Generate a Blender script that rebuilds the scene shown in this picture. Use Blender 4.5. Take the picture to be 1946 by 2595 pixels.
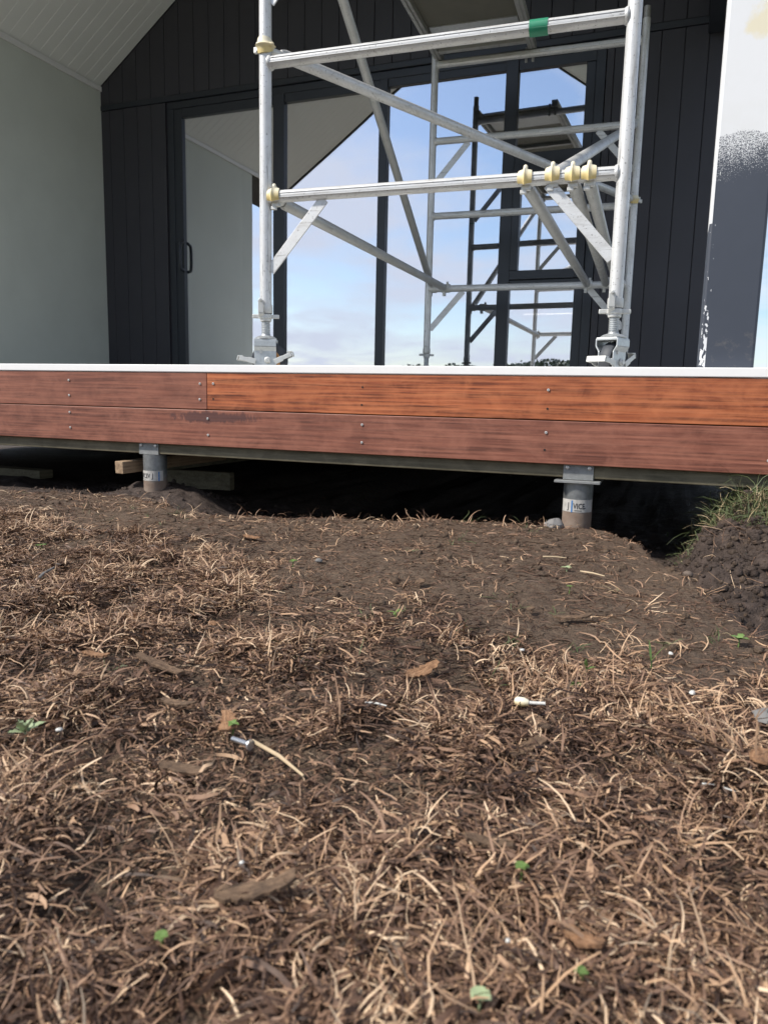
import bpy, math, random
import numpy as np
from mathutils import Vector, Matrix
random.seed(7); RNG = np.random.default_rng(11)
for o in list(bpy.data.objects): bpy.data.objects.remove(o)
S = bpy.context.scene; COL = S.collection
R = math.radians

# ------------------------------------------------------------------ camera
PSI, PIT, ROL = .3663, .1514, .0224
CAM = Vector((0, -2.4524, -.1137))
fw = Vector((-math.sin(PSI)*math.cos(PIT), math.cos(PSI)*math.cos(PIT), -math.sin(PIT)))
rt = Vector((math.cos(PSI), math.sin(PSI), 0)); up = rt.cross(fw)
r2 = rt*math.cos(ROL)+up*math.sin(ROL); u2 = up*math.cos(ROL)-rt*math.sin(ROL)
cd = bpy.data.cameras.new('camera'); cam = bpy.data.objects.new('camera', cd); COL.objects.link(cam)
m = Matrix((r2, u2, -fw)).transposed().to_4x4(); m.translation = CAM; cam.matrix_world = m
cd.sensor_fit = 'HORIZONTAL'; cd.sensor_width = 36; cd.lens = 1882.75/1946*36
cd.clip_start = .02; cd.clip_end = 2000
cd.dof.use_dof = True; cd.dof.focus_distance = 2.1; cd.dof.aperture_fstop = 13
S.camera = cam
S.render.resolution_x = 767; S.render.resolution_y = 1024

# ------------------------------------------------------------------ sky, sun, exposure
TO_SUN = Vector((-.62, -.50, .80)).normalized()
wd = bpy.data.worlds.new('World'); S.world = wd; wd.use_nodes = True
nt = wd.node_tree; nt.nodes.clear()
def wn(t, **k):
    n = nt.nodes.new(t)
    for a, b in k.items(): setattr(n, a, b)
    return n
out = wn('ShaderNodeOutputWorld'); bg = wn('ShaderNodeBackground'); bg.inputs[1].default_value = .085
sky = wn('ShaderNodeTexSky', sky_type='NISHITA'); sky.sun_disc = False
sky.sun_elevation = math.asin(TO_SUN.z); sky.sun_rotation = math.atan2(TO_SUN.x, TO_SUN.y)
sky.air_density = 1.0; sky.dust_density = .6; sky.ozone_density = 2.0
tc = wn('ShaderNodeTexCoord'); sep = wn('ShaderNodeSeparateXYZ'); nt.links.new(tc.outputs['Generated'], sep.inputs[0])
mx = wn('ShaderNodeMath', operation='MAXIMUM'); mx.inputs[1].default_value = 0; nt.links.new(sep.outputs[2], mx.inputs[0])
ad = wn('ShaderNodeMath', operation='ADD'); ad.inputs[1].default_value = .16; nt.links.new(mx.outputs[0], ad.inputs[0])
cmb = wn('ShaderNodeCombineXYZ')
for i in (0, 1):
    dv = wn('ShaderNodeMath', operation='DIVIDE'); nt.links.new(sep.outputs[i], dv.inputs[0]); nt.links.new(ad.outputs[0], dv.inputs[1]); nt.links.new(dv.outputs[0], cmb.inputs[i])
no = wn('ShaderNodeTexNoise'); no.inputs['Scale'].default_value = 1.15; no.inputs['Detail'].default_value = 8; no.inputs['Roughness'].default_value = .58; no.inputs['Distortion'].default_value = .25
nt.links.new(cmb.outputs[0], no.inputs['Vector'])
cr = wn('ShaderNodeValToRGB'); cr.color_ramp.elements[0].position = .40; cr.color_ramp.elements[0].color = (.02,)*3+(1,)
cr.color_ramp.elements[1].position = .585; cr.color_ramp.elements[1].color = (.95,)*3+(1,)
nt.links.new(no.outputs[0], cr.inputs[0])
mixw = wn('ShaderNodeMix', data_type='RGBA'); nt.links.new(cr.outputs[0], mixw.inputs['Factor'])
nt.links.new(sky.outputs[0], mixw.inputs['A']); mixw.inputs['B'].default_value = (5.5, 5.9, 6.8, 1)
nt.links.new(mixw.outputs['Result'], bg.inputs[0]); nt.links.new(bg.outputs[0], out.inputs[0])
sd = bpy.data.lights.new('sun', 'SUN'); sd.energy = 3.0; sd.angle = R(5); sd.color = (1, .95, .87)
sun = bpy.data.objects.new('sun', sd); COL.objects.link(sun); sun.location = (-4, -4, 8)
sun.rotation_euler = TO_SUN.to_track_quat('Z', 'Y').to_euler()
vs = S.view_settings; vs.view_transform = 'Standard'; vs.look = 'None'; vs.exposure = .88; vs.gamma = 1; vs.use_curve_mapping = False
try:
    S.render.engine = 'CYCLES'; S.cycles.caustics_reflective = False; S.cycles.caustics_refractive = False
    S.cycles.use_denoising = True
except Exception: pass

# ------------------------------------------------------------------ materials
class NT:
    def __init__(s, name):
        s.m = bpy.data.materials.new(name); s.m.use_nodes = True; s.t = s.m.node_tree; s.t.nodes.clear()
        s.o = s.t.nodes.new('ShaderNodeOutputMaterial'); s.b = s.t.nodes.new('ShaderNodeBsdfPrincipled')
        s.t.links.new(s.b.outputs[0], s.o.inputs[0])
    def n(s, t, ins=None, **k):
        q = s.t.nodes.new(t)
        for a, b in k.items(): setattr(q, a, b)
        for a, b in (ins or {}).items(): s.set(q, a, b)
        return q
    def set(s, q, a, v):
        i = q.inputs[a]
        if isinstance(v, bpy.types.NodeSocket): s.t.links.new(v, i)
        elif isinstance(v, bpy.types.Node): s.t.links.new(v.outputs[0], i)
        else:
            if hasattr(i.default_value, '__len__') and len(i.default_value) == 4 and len(v) == 3: v = tuple(v)+(1,)
            i.default_value = v
    def P(s, **k):
        for a, v in k.items(): s.set(s.b, a.replace('_', ' '), v)
    def co(s, scale=(1,1,1), rnd=True):
        t = s.n('ShaderNodeTexCoord'); v = t.outputs['Object']
        if rnd:
            oi = s.n('ShaderNodeObjectInfo'); mu = s.n('ShaderNodeVectorMath', operation='SCALE'); mu.inputs[0].default_value = (7.3, 5.1, 3.7); s.t.links.new(oi.outputs['Random'], mu.inputs['Scale'])
            v = s.n('ShaderNodeVectorMath', {0: v, 1: mu.outputs[0]}, operation='ADD').outputs[0]
        return s.n('ShaderNodeMapping', {'Vector': v, 'Scale': scale}).outputs[0]
    def noise(s, co, scale, detail=4, rough=.55, dist=0):
        return s.n('ShaderNodeTexNoise', {'Vector': co, 'Scale': scale, 'Detail': detail, 'Roughness': rough, 'Distortion': dist}).outputs[0]
    def ramp(s, v, stops):
        q = s.n('ShaderNodeValToRGB', {'Fac': v}); e = q.color_ramp.elements
        while len(e) < len(stops): e.new(.5)
        for k, (p, c) in enumerate(stops):
            e[k].position = p; e[k].color = (tuple(c) if hasattr(c, '__len__') else (c,)*3)+(1,)
        return q.outputs[0]
    def mix(s, f, a, b, mode='MIX'):
        q = s.n('ShaderNodeMix', data_type='RGBA', blend_type=mode); s.set(q, 0, f)
        for i, v in ((6, a), (7, b)):
            s.set(q, i, v)
        return q.outputs[2]
    def math(s, op, a, b=0.): return s.n('ShaderNodeMath', {0: a, 1: b}, operation=op).outputs[0]
    def bump(s, h, strength=.3, dist=.002):
        s.P(Normal=s.n('ShaderNodeBump', {'Height': h, 'Strength': strength, 'Distance': dist}).outputs[0])

def m_alu(name, base=(.70,.70,.695), metal=.3, along=2):
    def st(a, b): q = [a]*3; q[along] = b; return tuple(q)
    k = NT(name); c = k.co((1,1,1)); n1 = k.noise(c, 14, 5, .6); n2 = k.noise(k.co(st(90, 6)), 1.0, 6, .7); n3 = k.noise(k.co((1,1,1)), 120, 3, .6)
    col = k.mix(k.ramp(n1, [(.35, .0), (.7, .5)]), base, tuple(x*.72 for x in base))
    col = k.mix(k.ramp(n2, [(.58, 0), (.67, .75)]), col, (.22,.21,.20)); n4 = k.noise(k.co(st(26, 4)), 1.0, 6, .75); col = k.mix(k.ramp(n4, [(.50, 0), (.68, .55)]), col, (.42,.40,.37))
    col = k.mix(k.ramp(n3, [(.62, 0), (.69, .7)]), col, (.16,.15,.14))
    k.P(Base_Color=col, Metallic=metal, Roughness=k.ramp(n1, [(.3, .34), (.7, .55)])); k.bump(n2, .12, .001); return k.m
def m_plain(name, col, rough=.5, metal=0., vary=.25, scale=20, bump=.1, spec=.5):
    k = NT(name); n = k.noise(k.co(), scale, 5, .6)
    k.P(Base_Color=k.mix(n, tuple(x*(1-vary) for x in col), tuple(min(1, x*(1+vary)) for x in col)), Roughness=rough, Metallic=metal)
    k.b.inputs['Specular IOR Level'].default_value = spec
    if bump: k.bump(k.noise(k.co(), scale*6, 4), bump, .001)
    return k.m
def m_wood(name, cols, rough=.5, grain=1., stain=None, along=0, coat=0.):
    sc = [26, 26, 26]; sc[along] = .9
    sf = [125, 125, 125]; sf[along] = 3.2
    k = NT(name); g1 = k.noise(k.co(tuple(sc)), 1, 6, .62, .6); g2 = k.noise(k.co(tuple(sf)), 1, 4, .65); big = k.noise(k.co(), 3.2, 3, .5)
    s2 = [9, 9, 9]; s2[along] = .35
    w = k.n('ShaderNodeTexWave', {'Vector': k.co(tuple(s2)), 'Scale': 1.5, 'Distortion': 14., 'Detail': 4, 'Detail Scale': 1.1}, wave_type='BANDS', bands_direction='Z').outputs[1]
    f = k.math('ADD', k.math('MULTIPLY', g1, .65), k.math('MULTIPLY', w, .22*grain))
    col = k.ramp(f, [(.22, cols[0]), (.45, cols[1]), (.72, cols[2])])
    col = k.mix(k.ramp(g2, [(.48, 0), (.64, .75*grain)]), col, tuple(x*.42 for x in cols[0])); col = k.mix(k.ramp(g2, [(.30, .45), (.42, 0)]), col, tuple(min(1, x*1.35) for x in cols[2]))
    col = k.mix(k.ramp(big, [(.42, .0), (.74, .40)]), col, tuple(x*.6 for x in cols[0]))
    md = k.noise(k.co((11, 11, 16)), 1, 5, .65, .5); col = k.mix(k.ramp(md, [(.40, 0), (.66, .38)]), col, tuple(min(1, x*1.25) for x in cols[2])); bl = k.noise(k.co((7, 7, 30)), 1, 4, .6); col = k.mix(k.ramp(bl, [(.58, 0), (.82, .40)]), col, tuple(x*.4 for x in cols[0]))
    if stain:
        (sx, sz, wx, wz) = stain
        t = k.n('ShaderNodeTexCoord').outputs['Object']; mp = k.n('ShaderNodeMapping', {'Vector': t, 'Location': (-sx/wx, 0, -sz/wz), 'Scale': (1/wx, 0, 1/wz)}).outputs[0]
        ln = k.n('ShaderNodeVectorMath', {0: mp}, operation='LENGTH').outputs['Value']
        nz = k.noise(k.co((40, 40, 12)), 1, 6, .75)
        v = k.math('ADD', ln, k.math('MULTIPLY', k.math('SUBTRACT', nz, .5), 2.6))
        col = k.mix(k.ramp(v, [(.70, .80), (1.05, 0)]), col, (.065, .026, .024))
    k.P(Base_Color=col, Roughness=rough); k.b.inputs['Coat Weight'].default_value = coat
    k.bump(k.math('ADD', g2, k.math('MULTIPLY', g1, .6)), .45, .0012); return k.m

M = {}
M['alu'] = m_alu('weathered_aluminium'); M['alu_x'] = m_alu('weathered_aluminium_rung', along=0); M['alu_y'] = m_alu('weathered_aluminium_brace', (.62,.62,.615), .3, 1); M['alu_d'] = m_alu('dull_aluminium', (.44,.44,.43), .35, 1)
M['galv'] = m_plain('galvanised_steel', (.52,.54,.55), .42, .65, .3, 60, .1)
M['galv_d'] = m_plain('shaded_galvanised_steel', (.27,.275,.27), .55, .5, .45, 50, .25)  # pile fittings: steel darkened to carry the shade under the deck edge
M['cast'] = m_plain('zinc_casting', (.60,.60,.58), .5, .35, .2, 70, .2)
M['tyre'] = m_plain('dark_rubber', (.045,.05,.06), .6)
M['rim'] = m_plain('orange_polyurethane', (.55,.26,.08), .45, 0, .2)
M['tape'] = m_plain('green_tape', (.02,.22,.12), .45, 0, .2)
M['ply'] = m_plain('platform_plywood', (.135,.128,.10), .6, 0, .2, 9)
M['trim'] = m_plain('white_trim', (.80,.79,.78), .42, 0, .05, 30, .05)
M['clad'] = m_plain('charcoal_cladding', (.036,.034,.041), .5, 0, .12, 6, .06)
M['frame'] = m_plain('charcoal_powdercoat', (.022,.025,.032), .38, 0, .08, 20, .03)
M['side'] = m_plain('haze_lightened_lining', (.62,.645,.59), .6, 0, .10, 2.5, .12)  # left wall colour lightened to stand in for flare haze over it
M['soffit'] = m_plain('white_soffit_paint', (.78,.79,.76), .55, 0, .04, 4, .03)
M['roof'] = m_plain('dark_roofing', (.05,.05,.055), .5)
M['dirtysteel'] = m_plain('stainless', (.7,.69,.66), .35, .6, .15, 80)
M['hole'] = m_plain('screw_hole_dark', (.015,.012,.01), .8)
M['bearer'] = m_wood('treated_pine', ((.10,.085,.05), (.17,.145,.09), (.24,.20,.13)), .75, .5)
M['offcut'] = m_wood('pale_pine', ((.20,.13,.075), (.34,.23,.14), (.42,.30,.19)), .75, .7, along=1)
M['board_red'] = m_wood('weathered_hardwood', ((.150,.050,.031), (.230,.082,.050), (.290,.118,.074)), .45, .75)
M['board_org'] = m_wood('oiled_hardwood', ((.185,.046,.020), (.37,.102,.038), (.48,.165,.068)), .34, 1.15, coat=.2)
M['board_low'] = m_wood('rough_hardwood', ((.145,.047,.029), (.235,.082,.050), (.305,.125,.080)), .48, .9, stain=(3.74, .301, .22, .024))
M['white_p'] = m_plain('white_plastic', (.58,.57,.53), .55, 0, .35, 220, .3)
M['screwmetal'] = m_plain('zinc_screw', (.6,.6,.6), .35, .8)
M['stone'] = m_plain('grey_stone', (.17,.165,.16), .85, 0, .4, 60, .6)
M['bench'] = m_plain('white_cabinet', (.72,.72,.70), .4)
M['room'] = m_plain('beige_interior', (.74,.72,.62), .7, 0, .05, 3)
M['sheet'] = m_plain('pale_bounce_sheet', (.52,.52,.49), .8, 0, .1, 5, .05)  # made-up pale surface, reflects sun up to the porch ceiling
M['straw'] = m_plain('dry_straw', (.46,.35,.22), .6, 0, .3, 60)
M['mud'] = m_plain('muddy_pebble', (.12,.09,.07), .8, 0, .4, 40, .4)

def m_clip():
    k = NT('cream_nylon'); z = k.n('ShaderNodeSeparateXYZ', {0: k.n('ShaderNodeTexCoord').outputs['Generated']}).outputs[2]
    n = k.noise(k.co(), 40, 4, .6)
    v = k.math('ADD', z, k.math('MULTIPLY', k.math('SUBTRACT', n, .5), .5))
    c = k.ramp(v, [(.2, (.70,.55,.24)), (.7, (.74,.68,.52))]); d = k.noise(k.co(), 160, 3, .6)
    k.P(Base_Color=k.mix(k.ramp(d, [(.66, 0), (.74, .7)]), c, (.16,.12,.08)), Roughness=.5); k.bump(n, .2, .001); return k.m
M['clip'] = m_clip()

def m_glass():
    k = NT('coated_window_glass'); k.t.nodes.remove(k.b)
    bp = k.n('ShaderNodeBump', {'Height': k.noise(k.n('ShaderNodeTexCoord').outputs['Object'], 1.6, 1, .4), 'Strength': .06, 'Distance': .01}).outputs[0]; gl = k.n('ShaderNodeBsdfGlossy', {'Color': (.93,.94,1.), 'Roughness': 0., 'Normal': bp}); tr = k.n('ShaderNodeBsdfTransparent', {'Color': (.90,.92,.88)})
    lw = k.n('ShaderNodeLayerWeight', {'Blend': .35}).outputs['Fresnel']
    f = k.n('ShaderNodeMapRange', {'Value': lw, 'From Min': .0, 'From Max': .6, 'To Min': .68, 'To Max': .92}).outputs[0]
    mxs = k.n('ShaderNodeMixShader', {0: f, 1: tr.outputs[0], 2: gl.outputs[0]})
    k.t.links.new(mxs.outputs[0], k.o.inputs[0]); return k.m
M['glass'] = m_glass()

def m_soil():
    k = NT('damp_topsoil'); t = k.n('ShaderNodeTexCoord').outputs['Object']
    a = k.noise(t, 3.1, 6, .6); b = k.noise(t, 38, 6, .68); c = k.noise(t, 210, 4, .7)
    col = k.mix(k.ramp(a, [(.32, 0), (.68, 1)]), (.082,.050,.033), (.180,.118,.076)); col = k.mix(k.ramp(b, [(.38, .0), (.64, .8)]), col, (.205,.148,.104)); e = k.noise(k.n('ShaderNodeMapping', {'Vector': t, 'Scale': (1, 2.2, 1)}).outputs[0], 95, 5, .7); col = k.mix(k.ramp(e, [(.40, .75), (.56, 0)]), col, (.050,.036,.027))
    at = k.n('ShaderNodeAttribute', attribute_name='dig').outputs['Fac']
    dug = k.mix(k.ramp(b, [(.35, 0), (.65, 1)]), (.036,.025,.020), (.110,.080,.066)); col = k.mix(at, col, dug)
    col = k.mix(k.ramp(c, [(.62, 0), (.72, .55)]), col, (.19,.15,.11))
    at2 = k.n('ShaderNodeAttribute', attribute_name='far').outputs['Fac']
    col = k.mix(at2, col, k.mix(a, (.05,.075,.025), (.09,.11,.04)))
    k.P(Base_Color=col, Roughness=k.ramp(a, [(.3, .62), (.7, .92)])); k.b.inputs['Specular IOR Level'].default_value = .3
    k.bump(k.math('ADD', k.math('MULTIPLY', b, .8), k.math('MULTIPLY', c, .5)), 1., .018); return k.m
M['soil'] = m_soil()
def m_blade(name, stops, rough=.6, trans=.12):
    k = NT(name); at = k.n('ShaderNodeAttribute', attribute_name='tone').outputs['Fac']
    t = k.n('ShaderNodeTexCoord').outputs['Object']; n = k.noise(t, 60, 3, .6)
    v = k.math('ADD', at, k.math('MULTIPLY', k.math('SUBTRACT', n, .5), .35))
    k.P(Base_Color=k.ramp(v, stops), Roughness=rough); k.b.inputs['Specular IOR Level'].default_value = .35
    k.bump(k.noise(t, 900, 2), .25, .0006); return k.m
M['thatch'] = m_blade('dead_grass', [(0, (.030,.016,.011)), (.28, (.108,.060,.039)), (.55, (.240,.142,.090)), (.80, (.44,.28,.168)), (1., (.65,.48,.32))])
M['green'] = m_blade('green_grass', [(0, (.038,.048,.018)), (.4, (.070,.092,.035)), (.66, (.115,.135,.058)), (.78, (.26,.20,.11)), (1., (.40,.31,.19))])
M['leaf'] = m_plain('seedling_leaf', (.115,.185,.050), .5, 0, .45, 120, .3)
M['palel'] = m_plain('pale_leaf', (.30,.36,.20), .5, 0, .25, 60)
def m_chip(name, c0, c1, c2):
    k = NT(name); g = k.noise(k.co((60, 420, 420)), 1, 5, .7); b = k.noise(k.co(), 70, 5, .65)
    col = k.mix(k.ramp(b, [(.42, 0), (.66, .75)]), k.ramp(g, [(.3, c0), (.5, c1), (.7, c2)]), tuple(x*.45 for x in c0))
    k.P(Base_Color=col, Roughness=.85); k.bump(k.math('ADD', g, b), .9, .003); return k.m
M['chip'] = m_chip('sawn_chip', (.20,.10,.048), (.33,.175,.088), (.42,.25,.14)); M['bark'] = m_chip('brown_chip', (.10,.06,.036), (.17,.105,.062), (.25,.16,.095))
M['tree'] = m_plain('far_foliage', (.13,.15,.11), .7, 0, .4, .8, 0)  # leaf colour greyed and lightened to carry distance haze

def m_post():
    k = NT('half_painted_post'); t = k.n('ShaderNodeTexCoord').outputs['Object']
    s = k.n('ShaderNodeSeparateXYZ', {0: t}); x, y, z = s.outputs
    z = k.math('SUBTRACT', z, .04)                                             # height above trim level
    sp = k.noise(t, 300, 4, .75); lo = k.noise(t, 16, 3, .5)
    zz = k.math('ADD', z, k.math('MULTIPLY', k.math('SUBTRACT', lo, .5), .07))
    # roller fade: share of white grows from .49 to .70 m, faint in the lowest part
    share = k.ramp(k.n('ShaderNodeMapRange', {'Value': zz, 'From Min': .46, 'From Max': .72}).outputs[0], [(0, 0), (.30, .32), (.42, .43), (.60, .54), (.80, .62), (.88, 1.)])
    wmask = k.n('ShaderNodeMapRange', {'Value': k.math('ADD', share, k.math('SUBTRACT', sp, .5)), 'From Min': .50, 'From Max': .66}).outputs[0]
    edge = k.math('MULTIPLY', k.math('LESS_THAN', x, -.0705), k.math('GREATER_THAN', z, .425))
    fz = k.n('ShaderNodeMapRange', {'Value': z, 'From Min': .34, 'From Max': .05, 'To Min': -.06, 'To Max': .13}).outputs[0]
    fl = k.math('MULTIPLY', k.math('LESS_THAN', k.math('ABSOLUTE', k.math('ADD', x, .066)), .0085), k.math('GREATER_THAN', k.math('ADD', k.noise(k.n('ShaderNodeMapping', {'Vector': t, 'Scale': (1,1,.5)}).outputs[0], 120, 3, .6), fz), .62))
    mask = k.math('MAXIMUM', k.math('MAXIMUM', wmask, edge), fl)
    white = k.mix(k.ramp(k.noise(t, 9, 4, .6), [(.45, 0), (.75, .25)]), (.71,.72,.735), (.60,.60,.57))
    st = k.n('ShaderNodeVectorMath', {0: k.n('ShaderNodeMapping', {'Vector': t, 'Location': (-.45, 0, -16.6), 'Scale': (20, 0, 16.5)}).outputs[0]}, operation='LENGTH').outputs['Value']
    st = k.math('ADD', st, k.math('MULTIPLY', k.math('SUBTRACT', k.noise(t, 30, 4), .5), 1.5))
    white = k.mix(k.ramp(st, [(.5, .7), (1., 0)]), white, (.70,.62,.40))
    dark = k.mix(k.noise(t, 12, 4), (.042,.050,.068), (.052,.060,.080))
    dark = k.mix(k.math('MULTIPLY', k.ramp(k.noise(t, 35, 4, .7), [(.55, 0), (.75, .3)]), k.math('LESS_THAN', z, .12)), dark, (.22,.2,.17))
    k.P(Base_Color=k.mix(mask, dark, white), Roughness=k.math('SUBTRACT', .5, k.math('MULTIPLY', mask, -.1)))
    k.bump(k.noise(t, 260, 3), .15, .0006); return k.m
M['post'] = m_post()
def m_pile():
    k = NT('rusting_galvanised_tube'); t = k.n('ShaderNodeTexCoord').outputs['Object']; z = k.n('ShaderNodeSeparateXYZ', {0: t}).outputs[2]
    n = k.noise(t, 30, 5, .65); v = k.math('ADD', z, k.math('MULTIPLY', k.math('SUBTRACT', n, .5), .06))
    f = k.n('ShaderNodeMapRange', {'Value': v, 'From Min': .10, 'From Max': .135}).outputs[0]
    g = k.mix(k.noise(t, 70, 4), (.15,.155,.155), (.34,.35,.35))  # zinc grey painted darker, for shade below the fascia
    k.P(Base_Color=k.mix(f, k.mix(n, (.10,.05,.03), (.30,.24,.19)), g), Metallic=k.math('MULTIPLY', f, .7), Roughness=k.math('SUBTRACT', .85, k.math('MULTIPLY', f, .42))); return k.m
M['pile'] = m_pile()
M['label'] = m_plain('printed_label', (.42,.40,.37), .65, 0, .45, 60)
M['ink'] = m_plain('black_ink', (.03,.03,.035), .6); M['blue'] = m_plain('blue_ink', (.05,.16,.36), .6)
kk = NT('warm_strip_lamp'); kk.P(Base_Color=(.8,.7,.65)); kk.b.inputs['Emission Color'].default_value = (1,.86,.78,1); kk.b.inputs['Emission Strength'].default_value = 2; M['led'] = kk.m

# ------------------------------------------------------------------ mesh helpers
def V3(p): return Vector(p)
class MB:
    def __init__(s): s.v = []; s.f = []
    def add(s, v, f):
        o = len(s.v); s.v += [tuple(x) for x in v]; s.f += [tuple(i+o for i in q) for q in f]; return s
    def box(s, x0, x1, y0, y1, z0, z1):
        return s.add([(x0,y0,z0),(x1,y0,z0),(x1,y1,z0),(x0,y1,z0),(x0,y0,z1),(x1,y0,z1),(x1,y1,z1),(x0,y1,z1)],
                     [(0,3,2,1),(4,5,6,7),(0,1,5,4),(1,2,6,5),(2,3,7,6),(3,0,4,7)])
    def prism(s, poly, fn, t0, t1):
        n = len(poly); s.add([fn(p, t0) for p in poly]+[fn(p, t1) for p in poly],
              [tuple(range(n))[::-1], tuple(range(n, 2*n))]+[(i, (i+1) % n, n+(i+1) % n, n+i) for i in range(n)]); return s
    def bar(s, p0, p1, w, t, side):
        p0, p1 = V3(p0), V3(p1); d = (p1-p0).normalized(); a = (V3(side)-d*V3(side).dot(d)).normalized(); b = d.cross(a)
        c = [a*(w/2)+b*(t/2), a*(-w/2)+b*(t/2), a*(-w/2)-b*(t/2), a*(w/2)-b*(t/2)]
        return s.add([p0+q for q in c]+[p1+q for q in c], [(3,2,1,0),(4,5,6,7)]+[(i,(i+1)%4,4+(i+1)%4,4+i) for i in range(4)])
    def sweep(s, pts, rad, n=16, cap=True):
        pts = [V3(p) for p in pts]; k = len(pts); rad = rad if hasattr(rad, '__len__') else [rad]*k
        prev = None; vs = []; fs = []
        for i, p in enumerate(pts):
            d = (pts[min(i+1, k-1)]-pts[max(i-1, 0)]).normalized()
            if prev is None: a = d.orthogonal().normalized()
            else: a = (prev-d*prev.dot(d)).normalized()
            prev = a; b = d.cross(a)
            vs += [p+(a*math.cos(2*math.pi*j/n)+b*math.sin(2*math.pi*j/n))*rad[i] for j in range(n)]
        for i in range(k-1):
            for j in range(n): fs.append((i*n+j, i*n+(j+1) % n, (i+1)*n+(j+1) % n, (i+1)*n+j))
        if cap: fs += [tuple(range(n))[::-1], tuple(range((k-1)*n, k*n))]
        return s.add(vs, fs)
    def lathe(s, prof, n=24, c=(0,0,0), axis='Z'):
        vs = []; fs = []; k = len(prof)
        for r, z in prof:
            for j in range(n):
                a = 2*math.pi*j/n; p = (r*math.cos(a), r*math.sin(a), z)
                if axis == 'Y': p = (p[0], p[2], -p[1])
                if axis == 'X': p = (p[2], p[0], p[1])
                vs.append((p[0]+c[0], p[1]+c[1], p[2]+c[2]))
        for i in range(k-1):
            for j in range(n): fs.append((i*n+j, i*n+(j+1) % n, (i+1)*n+(j+1) % n, (i+1)*n+j))
        fs += [tuple(range(n))[::-1], tuple(range((k-1)*n, k*n))]
        return s.add(vs, fs)
    def mesh(s, name, mat, org=(0,0,0), smooth=False):
        me = bpy.data.meshes.new(name); me.from_pydata([(a-org[0], b-org[1], c-org[2]) for a, b, c in s.v], [], s.f)
        me.materials.append(M[mat]); me.validate()
        import bmesh
        bm = bmesh.new(); bm.from_mesh(me); bmesh.ops.recalc_face_normals(bm, faces=bm.faces); bm.to_mesh(me); bm.free()
        if smooth:
            me.polygons.foreach_set('use_smooth', [True]*len(me.polygons))
            try: me.set_sharp_from_angle(angle=R(40))
            except Exception: pass
        return me
    def build(s, name, mat, parent=None, org=(0,0,0), smooth=False, bevel=0, **kw):
        return link(name, s.mesh(name, mat, org, smooth), parent, bevel=bevel, **kw)
def link(name, me, parent=None, loc=(0,0,0), rz=0, bevel=0, label=None, cat=None, group=None, kind=None):
    o = bpy.data.objects.new(name, me); COL.objects.link(o); o.parent = parent; o.location = loc; o.rotation_euler = (0,0,rz)
    if bevel:
        b = o.modifiers.new('bevel', 'BEVEL'); b.width = bevel; b.segments = 2; b.limit_method = 'ANGLE'; b.harden_normals = False
    for a, v in (('label', label), ('category', cat), ('group', group), ('kind', kind)):
        if v: o[a] = v
    return o
def thing(name, label, cat, loc=(0,0,0), rz=0, group=None): return link(name, None, None, loc, rz, label=label, cat=cat, group=group)

# ------------------------------------------------------------------ terrain
def vnoise(x, y, sc, seed=0):
    x = np.asarray(x, float)*sc+seed*17.3; y = np.asarray(y, float)*sc+seed*9.1
    xi = np.floor(x).astype(np.int64); yi = np.floor(y).astype(np.int64); fx = x-xi; fy = y-yi
    fx = fx*fx*(3-2*fx); fy = fy*fy*(3-2*fy)
    def h(a, b):
        n = (a*374761393+b*668265263+seed*69069) & 0xffffffff; n = ((n ^ (n >> 13))*1274126177) & 0xffffffff
        return ((n ^ (n >> 16)) & 0xffff)/65535.
    return (h(xi,yi)*(1-fx)+h(xi+1,yi)*fx)*(1-fy)+(h(xi,yi+1)*(1-fx)+h(xi+1,yi+1)*fx)*fy-.5
def ss(a, b, x): t = np.clip((x-a)/(b-a), 0, 1); return t*t*(3-2*t)
RX = [-6, -3, -2.3, -1.9, -1.72, -1.45, -1.15, -.8, -.5, -.33, -.16, -.06, .02, .12, .17, .35, .8, 2]
RY = [-.2, -.22, -.24, -.2, -.30, -.42, -.33, -.28, -.16, -.10, -.12, -.34, -.62, -.97, -1.12, -1.5, -2.0, -2.4]
def masks(x, y):
    s = y-np.interp(x, RX, RY)-.05*vnoise(x, y, 7, 3)-.02*vnoise(x, y, 22, 4)
    dig = ss(-.01, .10, s); mound = ss(.0, .22, x+.09*vnoise(x, y, 9, 6)+.04*vnoise(x, y, 23, 26))*ss(-.98, -.42, y+.10*vnoise(x, y, 6, 7))*ss(.5, .05, y)
    near = ss(14, 5, np.hypot(x, y)); return s, dig*near, mound*near
def thick(x, y):
    b = np.interp(x, [-3.5, -2.2, -1.5, -1.0, -.6, -.25, .15, 1.], [-.84, -.88, -.95, -1.10, -1.33, -1.48, -1.50, -1.48])
    return ss(.26, -.14, y-b+.34*vnoise(x, y, 4.0, 12)+.16*vnoise(x, y, 11, 14))
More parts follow.
